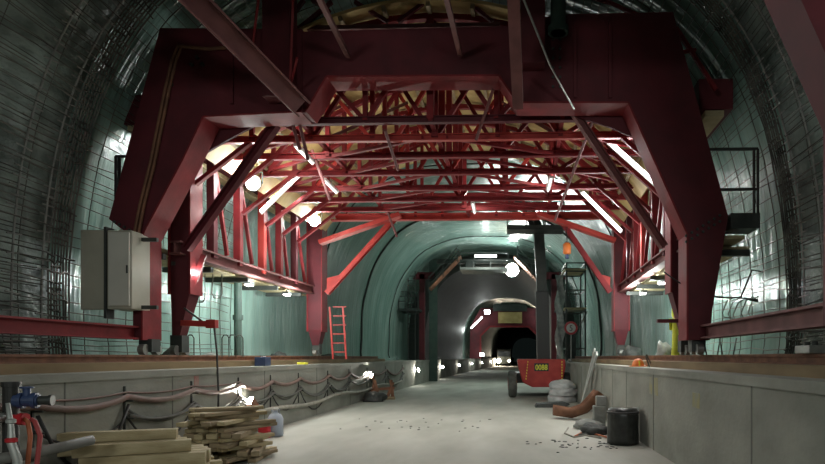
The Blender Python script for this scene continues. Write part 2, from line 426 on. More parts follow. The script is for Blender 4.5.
for lx in (LXL, LXR):
    column(lx, 1.25, 5.6, 1.95, 0.36, 0.34, DRED, taper=1); foot(lx+math.copysign(.11,lx), 1.25, 2.0)
    foot(lx+(-0.02 if lx < 0 else 0.02), 0.22, 1.9)
# --- cross trusses
TR = [0.75, 1.25, 2.2, 3.3, 4.5, 5.5, 6.5]
ZC = 5.62; RS = 5.15; CZ = 2.4
def arc(a, r=RS): return (r*math.sin(a), CZ+r*math.cos(a))
AM = math.radians(51)
for k, ly in enumerate(TR):
    mat = RED if k != 1 else BRED
    zc = ZC if k else 5.75
    tr = MB().hbar((-4.25,ly,zc),(4.2,ly,zc),0.11,0.12,0.02).build('roof_truss', DRED if k == 0 else mat, gantry)
    top = [arc(-AM+2*AM*i/14) for i in range(15)]
    mb = MB()
    for p,q in zip(top, top[1:]): mb.bar((p[0],ly,p[1]),(q[0],ly,q[1]),0.10,0.11,(0,1,0))
    mb.build('arch_chord', RED, tr)
    nodes = [-3.4,-2.3,-1.15,0,1.15,2.3,3.4]
    for i, x in enumerate(nodes):
        zt = CZ+math.sqrt(RS*RS-x*x)
        MB().bar((x,ly,zc),(x,ly,zt),0.08 if i != 3 else 0.12).build('web_post', RED, tr)
    for x0, x1 in ((-3.4,-2.3),(-1.15,-2.3),(-1.15,0),(1.15,0),(1.15,2.3),(3.4,2.3)) if k % 2 == 0 else ((-2.3,-3.4),(-2.3,-1.15),(0,-1.15),(0,1.15),(2.3,1.15),(2.3,3.4)):
        MB().bar((x0,ly+.05,zc),(x1,ly+.05,CZ+math.sqrt(RS*RS-x1*x1)),0.075).build('web_diagonal', RED if (k+round(x0*2)) % 3 else BRED, tr)
    # end post down to the side beam, knee brace, outer strut
    for sd, lx in ((-1,LXL),(1,LXR)):
        if k >= 2:
            MB().bar((lx,ly,3.6),(lx,ly,5.75),0.15,0.15).build('side_post', BRED if k == 4 else (RED if k%2 else DRED), gantry)
        ex = lx-sd*0.1
        if k:
            MB().bar((ex,ly,4.75),(sd*3.3,ly,ZC+0.06),0.07,0.09,(0,1,0)).build('knee_brace', RED, gantry)
        p = arc(sd*AM); MB().bar((lx,ly,5.7),(p[0],ly,p[1]),0.12).build('top_strut', RED, gantry)
# side diagonals between the posts
for sd, lx in ((-1,LXL),(1,LXR)):
    seq = [1.25,2.2,3.3,4.5,5.5,6.5,7.9]
    for a,b in zip(seq, seq[1:]):
        if sd > 0: MB().bar((lx,a+.1,5.6),(lx,b-.1,3.75),0.075).build('side_diagonal', RED, gantry)
        else: MB().bar((lx,a+.05,5.6),(lx,a+.55*(b-a),3.75),0.07).build('side_diagonal', RED, gantry)
# bracing in plan and fan members under the deck
for i,(a,b) in enumerate(zip(TR[1:], TR[2:])):
    for sd in (-1,1):
        MB().bar((sd*0.2,a,ZC),(sd*2.2,b,ZC),0.06).build('plan_brace', RED, gantry)
        MB().bar((sd*2.2,a,ZC+.1),(sd*3.9,b,ZC+.1),0.06).build('plan_brace', RED, gantry)
for x in (-2.3,0,2.3):
    MB().bar((x,0.7,ZC+.13),(x,7.9,ZC+.13),0.07).build('purlin', RED, gantry)
for x0,x1 in ((-3.6,-2.2),(-2.2,-0.9),(2.4,1.1),(3.7,2.4)):
    MB().bar((x0,1.4,ZC),(x1,3.2,7.1),0.06).build('fan_brace', BROWNRED, gantry)
    MB().bar((x0,3.6,ZC),(x1,5.6,7.1),0.06).build('fan_brace', RED, gantry)
# slanting light rods seen in front of the trusses
for a,b,l0,l1 in (((284,95),(300,150),.5,.6),((293,95),(308,160),.5,.6),((312,150),(330,200),2.2,2.2),((596,112),(555,220),.6,4),((493,90),(476,140),.3,.9),((385,130),(398,170),.9,2),((388,213),(397,237),6.5,6.6)):
    MB().tube([G(*a,l0), G(*b,l1)], 0.03, 6).build('tie_rod', BROWNRED, gantry)
for poly in (((206,119),(274,116),(236,135),(196,158)),((566,113),(627,107),(644,142),(612,128))):
    MB().prism([gx(u,v,.55) for u,v in poly],.55,.6).build('gusset_plate',DRED,gantry)
# --- long knee braces of the front portal
MB().hbar(G(276,124,0.6), G(187,249,1.0), 0.13, 0.15, 0.02).build('long_brace', DRED, gantry)
MB().hbar(G(572,109,0.6), G(664,247,1.0), 0.12, 0.13, 0.02).build('long_brace', BROWNRED, gantry)
MB().bar(G(204,255,1.3), G(184,312,1.2), 0.09).build('strut', RED, gantry)
# --- side beams and walkways
for sd, lx in ((-1,LXL),(1,LXR)):
    MB().hbar((lx,0.9,3.58),(lx,8.1,3.58),0.2,0.24,0.03).build('side_beam', BROWNRED, gantry)
    wlk = MB().box(min(lx+sd*0.2,lx+sd*1.0), max(lx+sd*0.2,lx+sd*1.0), 0.55, 8.0, 3.42, 3.46).build('walkway', WOOD, gantry)
    for y in (0.6,2.2,3.8,5.4,7.0): MB().bar((lx,y,3.36),(lx+sd*1.0,y,3.36),0.1).build('bearer', DARK, wlk)
    a = 0.62 if sd < 0 else 0.55
    if sd > 0: MB().box(min(lx+sd*0.5,lx+sd*1.0), max(lx+sd*0.5,lx+sd*.96), 0.0, 0.5, 3.66, 3.9).build('end_platform', DARK, gantry)
    rl = MB(); xo = lx+sd*(0.52 if sd < 0 else .96)
    for xx in (xo, xo-sd*0.06): rl.bar((xx,0.1,3.85),(xx,0.1,4.95),0.035)
    for zz in (4.3,4.95): rl.bar((xo,0.1,zz),(lx-sd*0.2,0.1,zz),0.04)
    rl.build('guardrail', BLACKP, gantry)
    # outer edge beam of the shell with its planks
    p, q = (G(122,95,0.6), G(150,124,0.6)) if sd < 0 else (G(699,79,0.6), G(733,109,0.6))
    MB().box(min(p.x,q.x), max(p.x,q.x), 0.6, 7.9, min(p.z,q.z), max(p.z,q.z)).build('edge_beam', DRED, gantry)
    MB().box(min(p.x,q.x)+.1, max(p.x,q.x)-.15, 0.6, 7.9, min(p.z,q.z)-.12, min(p.z,q.z)-.02).build('edge_plank', WOOD, gantry)
    MB().box(min(lx,lx+sd*1.0)+.25, max(lx,lx+sd*1.0)-.25, 0.1, 7.9, 3.5, 3.56).build('toe_plank', WOOD, wlk)
MB().bar(G(676,28,0.3), G(716,90,0.3), 0.06).build('corner_strut', RED, gantry)
MB().bar(G(683,52,0.3), G(696,50,0.3), 0.05).build('corner_strut', RED, gantry)
MB().bar(G(610,3,0.6), G(571,-8,0.6), 0.05).build('corner_strut', RED, gantry)
MB().bar(G(610,3,0.6), G(640,16,0.6), 0.05).build('corner_strut', RED, gantry)
# --- shell: plywood decking on the arch
mb = MB(); n = 40; A2 = math.radians(56)
rows = []
for ly in (0.42, 8.1):
    rows.append(([mb.bm.verts.new((arc(-A2+2*A2*i/n, RS+.1)[0], ly, arc(-A2+2*A2*i/n, RS+.1)[1])) for i in range(n+1)],
                 [mb.bm.verts.new((arc(-A2+2*A2*i/n, RS+.15)[0], ly, arc(-A2+2*A2*i/n, RS+.15)[1])) for i in range(n+1)]))
for i in range(n):
    for j in (0,1): mb.bm.faces.new((rows[0][j][i],rows[1][j][i],rows[1][j][i+1],rows[0][j][i+1]))
    for r in rows: mb.bm.faces.new((r[0][i],r[0][i+1],r[1][i+1],r[1][i]))
for i in (0,n): mb.bm.faces.new((rows[0][0][i],rows[1][0][i],rows[1][1][i],rows[0][1][i]))
deck = mb.build('plywood_shell', PLY, gantry)
mb = MB()
for i in range(2,n,3):
    a = -A2+2*A2*i/n; x,z = arc(a, RS+.06); mb.bar((x,0.45,z),(x,8.0,z),0.07,0.09,(math.sin(a),0,math.cos(a)))
mb.build('batten', WOOD2, deck)
# diagonal bracing in front of the shell above the beam
for a,b in (((300,28),(332,2)),((355,2),(388,22)),((398,22),(428,0)),((470,4),(493,22)),((284,26),(304,0)),((312,0),(330,12))):
    MB().bar(G(*a,0.55), G(*b,0.55), 0.06).build('web_diagonal', DRED, gantry)
MB().bar(G(288,29,0.5), G(500,25,0.5), 0.07).build('top_chord', BROWNRED, gantry)
# --- rear portal
RY = 8.0
rp = MB().hbar((-4.2,RY,5.75),(4.2,RY,5.75),0.2,0.2,0.03).build('rear_beam', BRED, gantry)
for sd, lx in ((-1,LXL+.1),(1,LXR)):
    column(lx, RY, 5.9, 1.95, 0.4, 0.4, DRED, 'rear_column'); foot(lx, RY, 2.0)
    kn = (2.2 if sd < 0 else 2.6)
    a = Vector((sd*kn,RY,5.75)); b = Vector((lx-sd*0.3,RY,3.5))
    o = MB().hbar(a, b, 0.14, 0.2, 0.03, (0,1,0)).build('rear_knee', BRED if sd < 0 else RED, gantry)
    MB().prism([(b.x,b.z),(b.x,b.z+0.45),(b.x-sd*0.4,b.z+.55)], RY-.02, RY+.02).build('gusset', BRED, o)
    MB().bar((sd*2.0,RY-.3,5.75),(lx-sd*.2,RY-.3,4.95),0.12,0.3,(0,1,0)).build('haunch', BRED, gantry)
mb = MB()
for x in (-1.6,-.8,0,.8,1.6): mb.bar((x,RY,5.75),(x,RY,6.4),0.08)
mb.bar((-2.6,RY,6.1),(2.6,RY,6.1),0.09); mb.bar((-2.6,RY,6.4),(2.6,RY,6.4),0.09)
mb.build('rear_lattice', RED, gantry)
# ladder on the left rear column
mb = MB(); lx = LXL+.75
for dx in (-.2,.2): mb.bar((lx+dx,RY+.1,LED+.14),(lx+dx-.1,RY+.1,3.1),0.05)
for k in range(6): mb.bar((lx-.2,RY+.1,LED+.35+k*.27),(lx+.2,RY+.1,LED+.35+k*.27),0.03)
mb.build('ladder', BRED, gantry)
# red arm with an end block on the left column
p, q = G(182,323,1.1), G(214,324,1.1)
o = MB().bar(p, q, 0.1, 0.1).build('outrigger_arm', BRED, gantry); MB().bar(q-Vector((.12,0,0)), q+Vector((.05,0,0)), 0.13, 0.15).build('end_block', BRED, o)
MB().bar(G(184,308,1.1), G(202,321,1.1), 0.03).build('tie_rod', DARK, gantry)
MB().bar(G(657,321,0.7), G(684,321,0.7), 0.08, 0.06).build('outrigger_arm', DRED, gantry)

# ------------------------------------------------------------------ lamps on the gantry
def work_lamp(pos, label, hang, power, face=LAMPE, size=0.32, rad=0.1, col=WHITE, aim=(0,-1,-0.25)):
    pos = Vector(pos); t = thing('work_lamp', label, 'lamp', pos, 0, 'white work lamps')
    h = size/2; MB().cyl((0,0,0),h,.06,(0,1,0),20).cyl((0,.06,0),h,.06,(0,1,0),20,h*.6).build('housing', DARK, t)
    MB().cyl((0,-.03,0),h*.75,.03,(0,1,0),20,h*.95).build('lamp_face', face, t)
    MB().bar((-h-.02,.05,0),(-h-.02,.05,h+.08),0.02).bar((h+.02,.05,0),(h+.02,.05,h+.08),0.02).bar((-h-.02,.05,h+.08),(h+.02,.05,h+.08),0.02).build('bracket', DARK, t)
    MB().tube([(0,.05,h+.08),(0,.05,hang)], 0.012, 6).build('cable', BLACK, t)
    light('POINT', pos+Vector((0,-0.16,-0.02)), power, col, rad, name='work_light')
    return t
l1 = GW(G(253,183,2.75)); l2 = GW(G(315,221,6.9)); l3 = at(512,270,39)
work_lamp(l1, 'glaring square work lamp on the gantry\'s left posts, the brighter and nearer one', 0.55, 95)
work_lamp(l2, 'smaller glaring work lamp by the gantry\'s left rear column', 0.4, 75)
work_lamp(l3, 'glaring work lamp hanging under the dark access platform in mid tunnel', 0.5, 110, size=0.9, rad=0.25)

def tube_lamp(a, b, label, power, off=Vector((0,-0.12,0))):
    a = Vector(a)+off; b = Vector(b)+off; t = thing('fluorescent_lamp', label, 'lamp', a, 0, 'fluorescent tubes on the knee braces')
    d = b-a; MB().bar((0,0.03,0), d+Vector((0,.03,0)), 0.085, 0.04, (0,1,0)).build('batten', WHITEP, t)
    for k in (-1,1):
        n_ = Vector((d.z,0,-d.x)).normalized()*0.022*k
        MB().tube([n_+d*0.03+Vector((0,-.03,0)), n_+d*0.97+Vector((0,-.03,0))], 0.014, 8).build('tube', TUBEE, t)
    m = (a+b)/2+Vector((0,-.12,-.05)); light('AREA', m, power, (1,.95,.95), 1.3, m+Vector((-0.5*math.copysign(1,m.x),-.7,-.8)), 0.03, name='tube_and_fill_light')
    return t
tube_lamp(GW(G(601,138,2.1)), GW(G(657,188,2.1)), 'white fluorescent tube lamp on the right brace close behind the front portal', 36)
tube_lamp(GW(G(581,193,5.4)), GW(G(621,233,5.4)), 'white fluorescent tube lamp on the right brace near the rear portal', 36)
tube_lamp(GW(G(302,175,4.4)), GW(G(262,214,4.4)), 'white fluorescent tube lamp sloping on the left brace beside the glaring lamp', 36)
# tubes under the shell, seen edge on between the trusses
for i,(lx,ly,txt) in enumerate(((-2.6,1.75,'left side of the first truss bay'),(-2.8,3.9,'left side of the third truss bay'),(2.2,3.9,'right side of the third truss bay'),(0.3,6.0,'middle of the last truss bay'))):
    p = GW((lx,ly,5.5)); t = thing('fluorescent_lamp', 'short white tube lamp under the trusses, '+txt, 'lamp', p, 0, 'tube lamps under the trusses')
    MB().box(-.05,.05,-.5,.5,0,.05).build('batten', WHITEP, t); MB().tube([(0,-.47,-.02),(0,.47,-.02)],.02,8).build('tube', EM('dim_tube_glow_%d' % i, (1,.97,.93), 1.6), t)
    MB().bar((0,0,.05),(0,0,.14),.03).build('hanger', DARK, t)
    light('AREA', p+Vector((0,0,-.06)), 32, (1,.97,.93), 0.4, p+Vector((0,0,-3)), 0.03, name='tube_and_fill_light')
    light('POINT', p+Vector((0,0,.25)), 20, (1,.95,.85), 0.03, name='tube_and_fill_light')  # added fill over each tube that brightens the plywood

for i,(sd,ly,pw,txt) in enumerate(((-1,1.2,60,'left walkway, front end'),(-1,4.0,170,'left walkway, middle'),(-1,6.2,170,'left walkway, rear end'),(1,1.2,45,'right walkway, front end'),(1,4.0,150,'right walkway, middle'),(1,6.2,150,'right walkway, rear end'))):  # made-up lamps under the walkways, added to brighten the membrane
    p = GW((sd*4.75, ly, 3.28)); t = thing('added_fill_lamp','small added fill lamp under the '+txt,'lamp',p,0,'added fill lamps under the walkways')
    MB().box(-.08,.08,-.12,.12,0,.07).build('housing',DARK,t); MB().box(-.06,.06,-.1,.1,-.03,0).build('lens',TUBEE,t); MB().bar((0,0,.07),(0,0,.14),.03).build('stem',DARK,t)
    light('POINT', p+Vector((-sd*.3,0,-.12)), pw*.7, WHITE, .08, name='walkway_fill')
    light('POINT', GW((sd*4.25, ly+.5, 4.4)), min(pw,90)*.12, WHITE, .04, name='walkway_fill')  # second added fill above the walkway, without a fixture
# ------------------------------------------------------------------ flood lamps on the left wall
floods = [(12.0,.72,'nearest timber heap'),(22.9,.88,'beside the brown scrap'),(34.2,.86,'just before the green post'),(45,.85,'first beyond the green post'),(56,.85,'second beyond the green post'),(67,.85,'third beyond the green post'),(79,.85,'fourth beyond the green post'),(94,.85,'farthest down the tunnel')]
for i,(y,z,txt) in enumerate(floods):
    x = -WX+bend(y)+0.05; p = Vector((x+.12,y,z))
    t = thing('flood_lamp', 'bright flood lamp on the left wall, '+txt, 'lamp', p, 0, 'flood lamps along the left wall')
    if i < 2:                                                  # these two lean against the wall and shine up along it
        MB().bar((-.02,.16,-.16),(-.05,-.02,.0),.2,.1,(1,0,0)).build('housing', RUST, t, bevel=.008)
        MB().bar((-.05,-.024,.004),(-.052,-.034,.014),.17,.08,(1,0,0)).build('lamp_face', FLOODE, t)
        MB().bar((-.16,.1,-.1),(-.03,.08,-.08),.025).build('bracket', DARK, t)
        light('SPOT', p+Vector((-.05,-.04,.02)), 800, (1,.97,.86), 0.03, (x-.03,y-.55,z+.30), spot=75, name='flood_light')
    else:
        MB().box(-.07,.05,-.05,.10,-.1,.1).build('housing', DARK, t, bevel=.01)
        MB().box(-.06,.045,-.062,-.05,-.09,.09).build('lamp_face', FLOODE, t)
        MB().bar((-.16,.03,0),(-.05,.03,0),.03).build('bracket', DARK, t)
        light('SPOT', p+Vector((0.03,-.1,0.02)), 60 if i < 4 else 22, (1,.95,.82), 0.05, (x-.05,y-.5,z+.1), spot=150, name='flood_light')

# ================================================================== left wall hoses
anch = [5.4,6.6,8.2,9.95,11.7,13.3,15.1,17.6,20.0,22.6,26,30,34]
HX = -WX-0.0
def festoon(name, label, mat, r, zs, sagf, y0=0, y1=99, dx=0.05, cat='hose', grp=None):
    ys = [y for y in anch if y0 <= y <= y1]; pts = []
    rnd = random.Random(hash(label) % 1000 if False else len(label)*7+int(r*1000))
    for a,b in zip(ys, ys[1:]):
        za, zb_ = zs(a), zs(b); s = sagf*(b-a)*rnd.uniform(.7,1.3)
        seg = sag((WXL(a)+dx,a,za),(WXL(b)+dx,b,zb_), s, 8)
        pts += seg if not pts else seg[1:]
    o = MB().tube(pts, r, 8).build(name, mat, None, True)
    return tag(o, label, cat, grp)
def WXL(y): return -WX+bend(y)
festoon('hose','thick dusty pink hose festooned along the left wall, topmost of the lines',PINKHOSE,.042,lambda y: 1.06 if y > 6 else 1.3,.06,5,31,.06)
festoon('hose','thin red-brown hose just above the thick pink one on left wall',PINKHOSE,.014,lambda y: 1.12,.03,5,12,.04)
festoon('cable','dark grey cable looping under the pink hose on left wall',GREYHOSE,.022,lambda y: .86+.02*math.sin(y),.13,8,31,.05)
festoon('cable','thick grey cable in the second row of loops on left wall',GREYHOSE,.028,lambda y: .80,.09,8,31,.09)
festoon('cable','thin black cable hanging in the deepest loops on left wall',BLACK,.014,lambda y: .78,.22,6,21,.04)
festoon('cable','black cable hanging in one wide slack loop beside the blue valve',BLACK,.02,lambda y: .95,.36,6,8.3,.07)
pp = [(WXL(y)+.12+.03*math.sin(y*2), y, .42+.05*math.sin(y*1.1)-max(0,(12-y))*.05) for y in frange(10.6,29,.6)]
tag(MB().tube(pp,.05,8).build('hose', PALEHOSE, None, True), 'pale grey hose running low along the foot of the left wall', 'hose')
for i,y in enumerate(anch[1:]):
    t = MB().bar((WXL(y)+.012,y,.45),(WXL(y)+.012,y,1.2),.02,.03).bar((WXL(y)+.012,y,1.0),(WXL(y)+.13,y,1.0),.02).bar((WXL(y)+.012,y,.76),(WXL(y)+.14,y,.76),.02).build('cable_hanger', DARK)
    where = ['beside the blue valve','over the near timber stack','over the loose plank heap','holding the brightest flood lamp cable','over the pale canister','first after the pale canister','second after the pale canister','third after the pale canister','beside the brown scrap','first beyond the brown scrap','second beyond the brown scrap','third beyond the brown scrap'][i]
    tag(t, 'thin dark cable hanger on the left wall, '+where, 'hanger', 'cable hangers on the left wall')
# drop cable from the red arm
tag(MB().tube([GW(q),(-3.9,GW(q).y-.1,1.7),(-3.84,GW(q).y-.2,1.36),(-3.80,GW(q).y-.25,1.0),(-3.78,GW(q).y-.3,.5)],.018,6).build('cable',BLACK,None,True),'black cable dropping from the red outrigger arm down the left wall','cable')
# steel support cable from upper middle
tag(MB().tube([GW(G(519,-12,-2.2)),GW(G(550,65,-.9)),GW(G(574,109,-.12))],.016,6).build('cable',STEEL,None,True),'pale steel cable slanting across the front beam to the right brace','cable')
tag(MB().tube(sag(GW(G(664,272,.2)),GW(G(741,297,.9)),.15)+[Vector(at(752,270,10.9)),Vector(at(764,272,10.7))],.012,6).build('cable',BLACK,None,True),'thin black cable sagging from the right leg to the tunnel wall','cable')

# ------------------------------------------------------------------ valve cluster at the left
VY=6.05; VX=at(11,400,VY).x
t = thing('water_valve','blue gate valve with red coupling on black standpipe by left wall','valve',(VX,VY,0))
MB().cyl((0,0,0),.07,1.33).cyl((0,0,1.30),.085,.05).build('standpipe',BLACK,t)
MB().cyl((0.05,-.02,1.16),.06,.22,(1,.2,0)).cyl((.09,-.01,1.16),.08,.04,(1,.2,0)).cyl((.21,.015,1.16),.08,.04,(1,.2,0)).cyl((.16,0,1.16),.035,.14).build('gate_valve',BLUE,t)
MB().lathe((.16,0,1.28),[(.02,0),(.06,.005),(.06,.02),(.02,.025)]).build('hand_wheel',BLUE,t)
MB().cyl((.26,.03,1.16),.045,.1,(1,.2,0)).cyl((.35,.05,1.16),.055,.03,(1,.2,0)).build('outlet_cap',DARK,t)
MB().cyl((0.05,-.05,.98),.045,.14,(1,-.1,0)).cyl((.14,-.06,.98),.06,.06,(1,-.1,0)).build('hose_coupling',SIGNRED,t)
fx0=at(13,400,5.75).x
t2 = thing('hose_fitting','pale silver hose fitting standing in front of the black standpipe','fitting',(fx0,5.75,0))
MB().tube([(.04,.0,0),(.05,0,.35),(.04,0,.62),(.0,-.02,.78),(-.02,0,.94),(-.05,0,1.16)],[.04,.04,.04,.036,.026,.018],10).build('body',ALU,t2,True)
MB().lathe((0.0,-.02,.78),[(.03,0),(.05,.01),(.05,.04),(.03,.05)]).build('collar',SIGNRED,t2); MB().lathe((-.02,0,.96),[(.025,0),(.042,.01),(.042,.04),(.025,.05)]).build('collar',ALU,t2)
for (dx,mat,lab) in ((0,ORHOSE,'orange hose hanging from the red coupling by left wall'),(.07,M('red_hose',(0.35,.05,.05)),'red hose hanging beside the orange one by left wall')):
    bx_,by_ = VX+.2+dx, VY-.08
    tag(MB().tube([(bx_,by_,.98),(bx_+.05,by_-.02,.96),(bx_+.09+dx*.4,by_-.04,.82),(bx_+.08+dx*.3,by_-.06,.55),(bx_+.0+dx,by_-.1,.25),(bx_-.06+dx,by_-.18,.03)],.022,8).build('hose',mat,None,True),lab,'hose')
tag(MB().tube([(VX-.01,VY-.075,1.0),(VX-.05,VY-.2,.98),(VX-.09,VY-.45,.97)],.05,10).build('pipe',ALU,None,True),'short pale pipe stub meeting the black standpipe','pipe')
tag(MB().tube([at(-20,462,5.6),at(30,454,6.0),at(62,447,6.3),at(92,440,6.6)],.055,10).build('pipe',M('dusty_pipe',(.2,.2,.18),(.13,.13,.12),6,.6),None,True),'grey steel pipe lying low in front of the standpipe','pipe')

# ------------------------------------------------------------------ timber piles
def plank(name, loc, rz, L, W_, H, mat, label, grp, tilt=0):
    o = MB().box(-L/2,L/2,-W_/2,W_/2,0,H).build(name, mat, None, bevel=.006)
    o.location = loc; o.rotation_euler = (0,tilt,rz); return tag(o, label, 'timber', grp)
rnd = random.Random(3)
# loose heap
layers = [(.06,7,98),(.06,7,70),(.08,7,104),(.06,6,64),(.07,6,92),(.06,6,58),(.08,5,100),(.06,5,72),(.06,4,50),(.06,4,84),(.06,3,40),(.055,3,60),(.05,2,30)]
z = 0.0; nP = 0
cx0, cy0 = -3.06, 9.4
for li,(h,n_,a0) in enumerate(layers):
    a = math.radians(a0+rnd.uniform(-3,3)); wid = .16; span = n_*.175
    for j in range(n_):
        off = (j-(n_-1)/2)*.175+rnd.uniform(-.008,.008)
        L = rnd.uniform(.75,1.15); sh = rnd.uniform(-.22,.22)
        px = cx0 + math.cos(a)*sh*.6 - math.sin(a)*off; py = cy0 + math.sin(a)*sh + math.cos(a)*off
        plank('plank', (px,py,z), a, L, .145 if j%3 else .12, h-.004, WOOD if rnd.random() < .6 else WOOD2, 'rough sawn plank in the loose heap under the nearest flood lamp', 'planks in the loose heap')
        nP += 1
    z += h
# near stack of squared beams
z = 0
for li,(h,n_,a0) in enumerate(((.15,5,24),(.15,5,30),(.15,4,20),(.14,3,28),(.12,1,22))):
    a = math.radians(a0)
    for j in range(n_):
        off = (j-(n_-1)/2)*.2; sh = rnd.uniform(-.12,.12)+(-.1*li)
        px = -2.93+math.cos(a)*sh-math.sin(a)*off; py = 7.45+math.sin(a)*sh+math.cos(a)*off
        plank('timber_beam',(px,py,z),a,rnd.uniform(1.2,1.35),.17,h-.004,WOOD,'squared sawn timber beam in the low stack nearest the camera at left','beams in the low stack')
    z += h

# canister and red can near the heap
t = thing('canister','pale blue plastic canister on the floor behind the plank heap','canister',(-3.30,12.1,0))
MB().lathe((0,0,0),[(.12,0),(.15,.02),(.15,.36),(.11,.44),(.05,.48),(.05,.53)],16).build('body',PALEBLUE,t,True); MB().cyl((0,0,.53),.06,.04).build('cap',WHITEP,t)
MB().tube([(-.06,0,.46),(-.08,0,.52),(.08,0,.54),(.09,0,.44)],.012,6).build('handle',PALEBLUE,t)
t = thing('fuel_can','small red can beside the pale blue canister','can',(-3.42,11.85,0))
MB().box(-.1,.1,-.08,.08,0,.26).build('body',SIGNRED,t,bevel=.02); MB().bar((-.06,0,.27),(.06,0,.27),.03).build('handle',SIGNRED,t)

# scrap at the second flood lamp
t = thing('scrap_crate','broken brown wooden crate leaning at the foot of the left wall','crate',(-3.35,22.7,0),math.radians(14))
for i,(x,a) in enumerate(((-.35,.1),(-.1,-.15),(.2,.25),(.42,-.05))): MB().bar((x,-.2,0.03),(x+a,.25,.62+.1*(i%2)),.12,.03).build('slat',RUST,t)
MB().box(-.5,.5,-.3,.3,0,.1).build('base',WOOD2,t); MB().bar((-.5,.1,.35),(.5,.05,.42),.05,.1).build('rail',RUST,t)
tag(MB().blob((-3.4,21.7,0),.42,.5,.25,4,.2).build('tarpaulin',TARP,None,True),'crumpled dark tarpaulin on the floor in front of the brown crate','tarpaulin')

# ------------------------------------------------------------------ control cabinet on the left leg
p0 = GW(G(108,230,-.35)); p1 = GW(G(131,309,-.35))
t = thing('control_cabinet','cream electrical control cabinet hung beside the left gantry leg','cabinet',p1+Vector((0,0,0)),math.radians(0))
wdt = p1.x-p0.x; hgt = p0.z-p1.z
dep = .62
MB().box(-wdt-.02,0,.02,dep,0,hgt).build('body',CREAM,t,bevel=.015)
MB().box(-wdt+.02,-.02,-.02,.018,.05,hgt-.04).build('door',DOORW,t,bevel=.01)
MB().box(-wdt-.5,-wdt-.06,.1,.16,.0,hgt+.02).build('side_panel',CREAM,t,bevel=.01)
MB().box(-wdt-.06,-wdt-.02,0.0,.2,-.15,hgt+.05).build('hinge_post',DARK,t)
MB().box(-.06,-.035,-.035,-.02,hgt*.45,hgt*.55).build('handle',DARK,t)
MB().bar((-.05,.3,0.05),(.25,.3,0.05),.06).bar((-.05,.3,hgt-.1),(.25,.3,hgt-.1),.06).build('bracket',DARK,t)

# ------------------------------------------------------------------ rebar hooks
def hook(pts, y, label, grp, r=.009):
    P = [at(u,v,y+i*.0) for i,(u,v) in enumerate(pts)]
    return tag(MB().tube(P, r, 6).build('rebar_hook', REBAR, None, True), label, 'reinforcement bar', grp)
for i,(dx,dy) in enumerate(((0,0),(6,1),(11,2),(19,0),(26,-1))):
    hook(((758,300+dy),(735+dx*.9,297+dy),(727+dx,301+dy),(722+dx,313+dy),(724+dx,317+dy),(752,323+dy)),10.9+.05*i,'bent U-shaped bar end sticking out of the tunnel wall beside right leg','bent bar ends beside the right leg')
for i,(u,v) in enumerate(((188,262),(197,262),(214,258))):
    hook(((u,v),(u-2,v+35),(u,v+40),(u+6,v+40),(u+8,v+36),(u+8,v+8)),13.2,'bent bar loop hanging on the pale membrane behind left leg','bar loops behind the left leg',.012)
for i,(u) in enumerate((180,187,222,229,236)):
    hook(((u,357),(u,338),(u+2,335),(u+5,335),(u+7,338),(u+7,357)),12.4,'small hairpin bar standing upright on the left ledge','hairpin bars on the left ledge',.012)
for i,u in enumerate((700,708,716,724,732)):
    P = [at(u+k*1.5*(-1)**i, 362-k*8, 10.6) for k in range(4)]
    tag(MB().tube(P,.012,6).build('rebar_hook',REBAR,None,True),'short bar end leaning on the ledge at the foot of right leg','reinforcement bar','short bars on the right ledge')

# steel prop under left walkway
a = at(238,356,14.6); 
tag(MB().cyl((a.x,a.y,LED),.09,2.0).cyl((a.x,a.y,LED),.16,.03).cyl((a.x,a.y,LED+1.1),.12,.12).build('steel_prop',GREENPOST),'dark steel prop standing on the left ledge under the walkway','prop')
# ledge clutter, left
for (u,y,rx,ry,rz,mat,nm,lab,sd) in ((192,11.6,.22,.3,.22,TARP,'tarpaulin','small dark bundle on the left ledge behind the red column',1),(214,13.2,.5,.5,.18,MOUND,'dust_sheet','pale grey sheet heaped on the left ledge beyond the red arm',2),(297,17.2,.25,.25,.25,TARP,'tarpaulin','dark bundle at the foot of the left rear column',3),(343,22,.4,.7,.22,TARP,'tarpaulin','low dark heap on the left ledge past the red ladder',4)):
    p = at(u,355,y); tag(MB().blob((min(p.x,-5.15),y,LED),rx,ry,rz,sd,.2).build(nm,mat,None,True),lab,'bundle')
p = at(266,357,13.6); t = thing('tool_box','small blue box on the edge of left ledge above the hoses','box',(-4.08,13.4,LED)); MB().box(-.12,.12,-.16,.16,0,.2).build('body',BLUE,t,bevel=.01); MB().bar((-.06,0,.22),(.06,0,.22),.02).build('handle',DARK,t)
tag(MB().box(-4.15,-3.95,15.8,16.1,LED,LED+.06).build('wedge',YELTXT,None,bevel=.01),'small yellow wedge on the edge of the left ledge','wedge')
# red spray mark
struct(MB().box(-WX-.002,-WX+.004,10.05,10.2,1.12,1.28).build('trim_20',M('red_spray',(.35,.08,.07),(.3,.2,.17),9)))
for i,(y0,y1,z0,z1) in enumerate(((10.0,10.25,.95,1.25),(10.4,10.6,.95,1.25),(7.85,8.15,.92,1.12))):
    struct(MB().box(WX-.004,WX+.002,y0,y1,z0,z1).build('trim_%d'%(21+i),M('yellow_mark_%d'%i,(.30,.27,.12),(.25,.25,.2),6)))

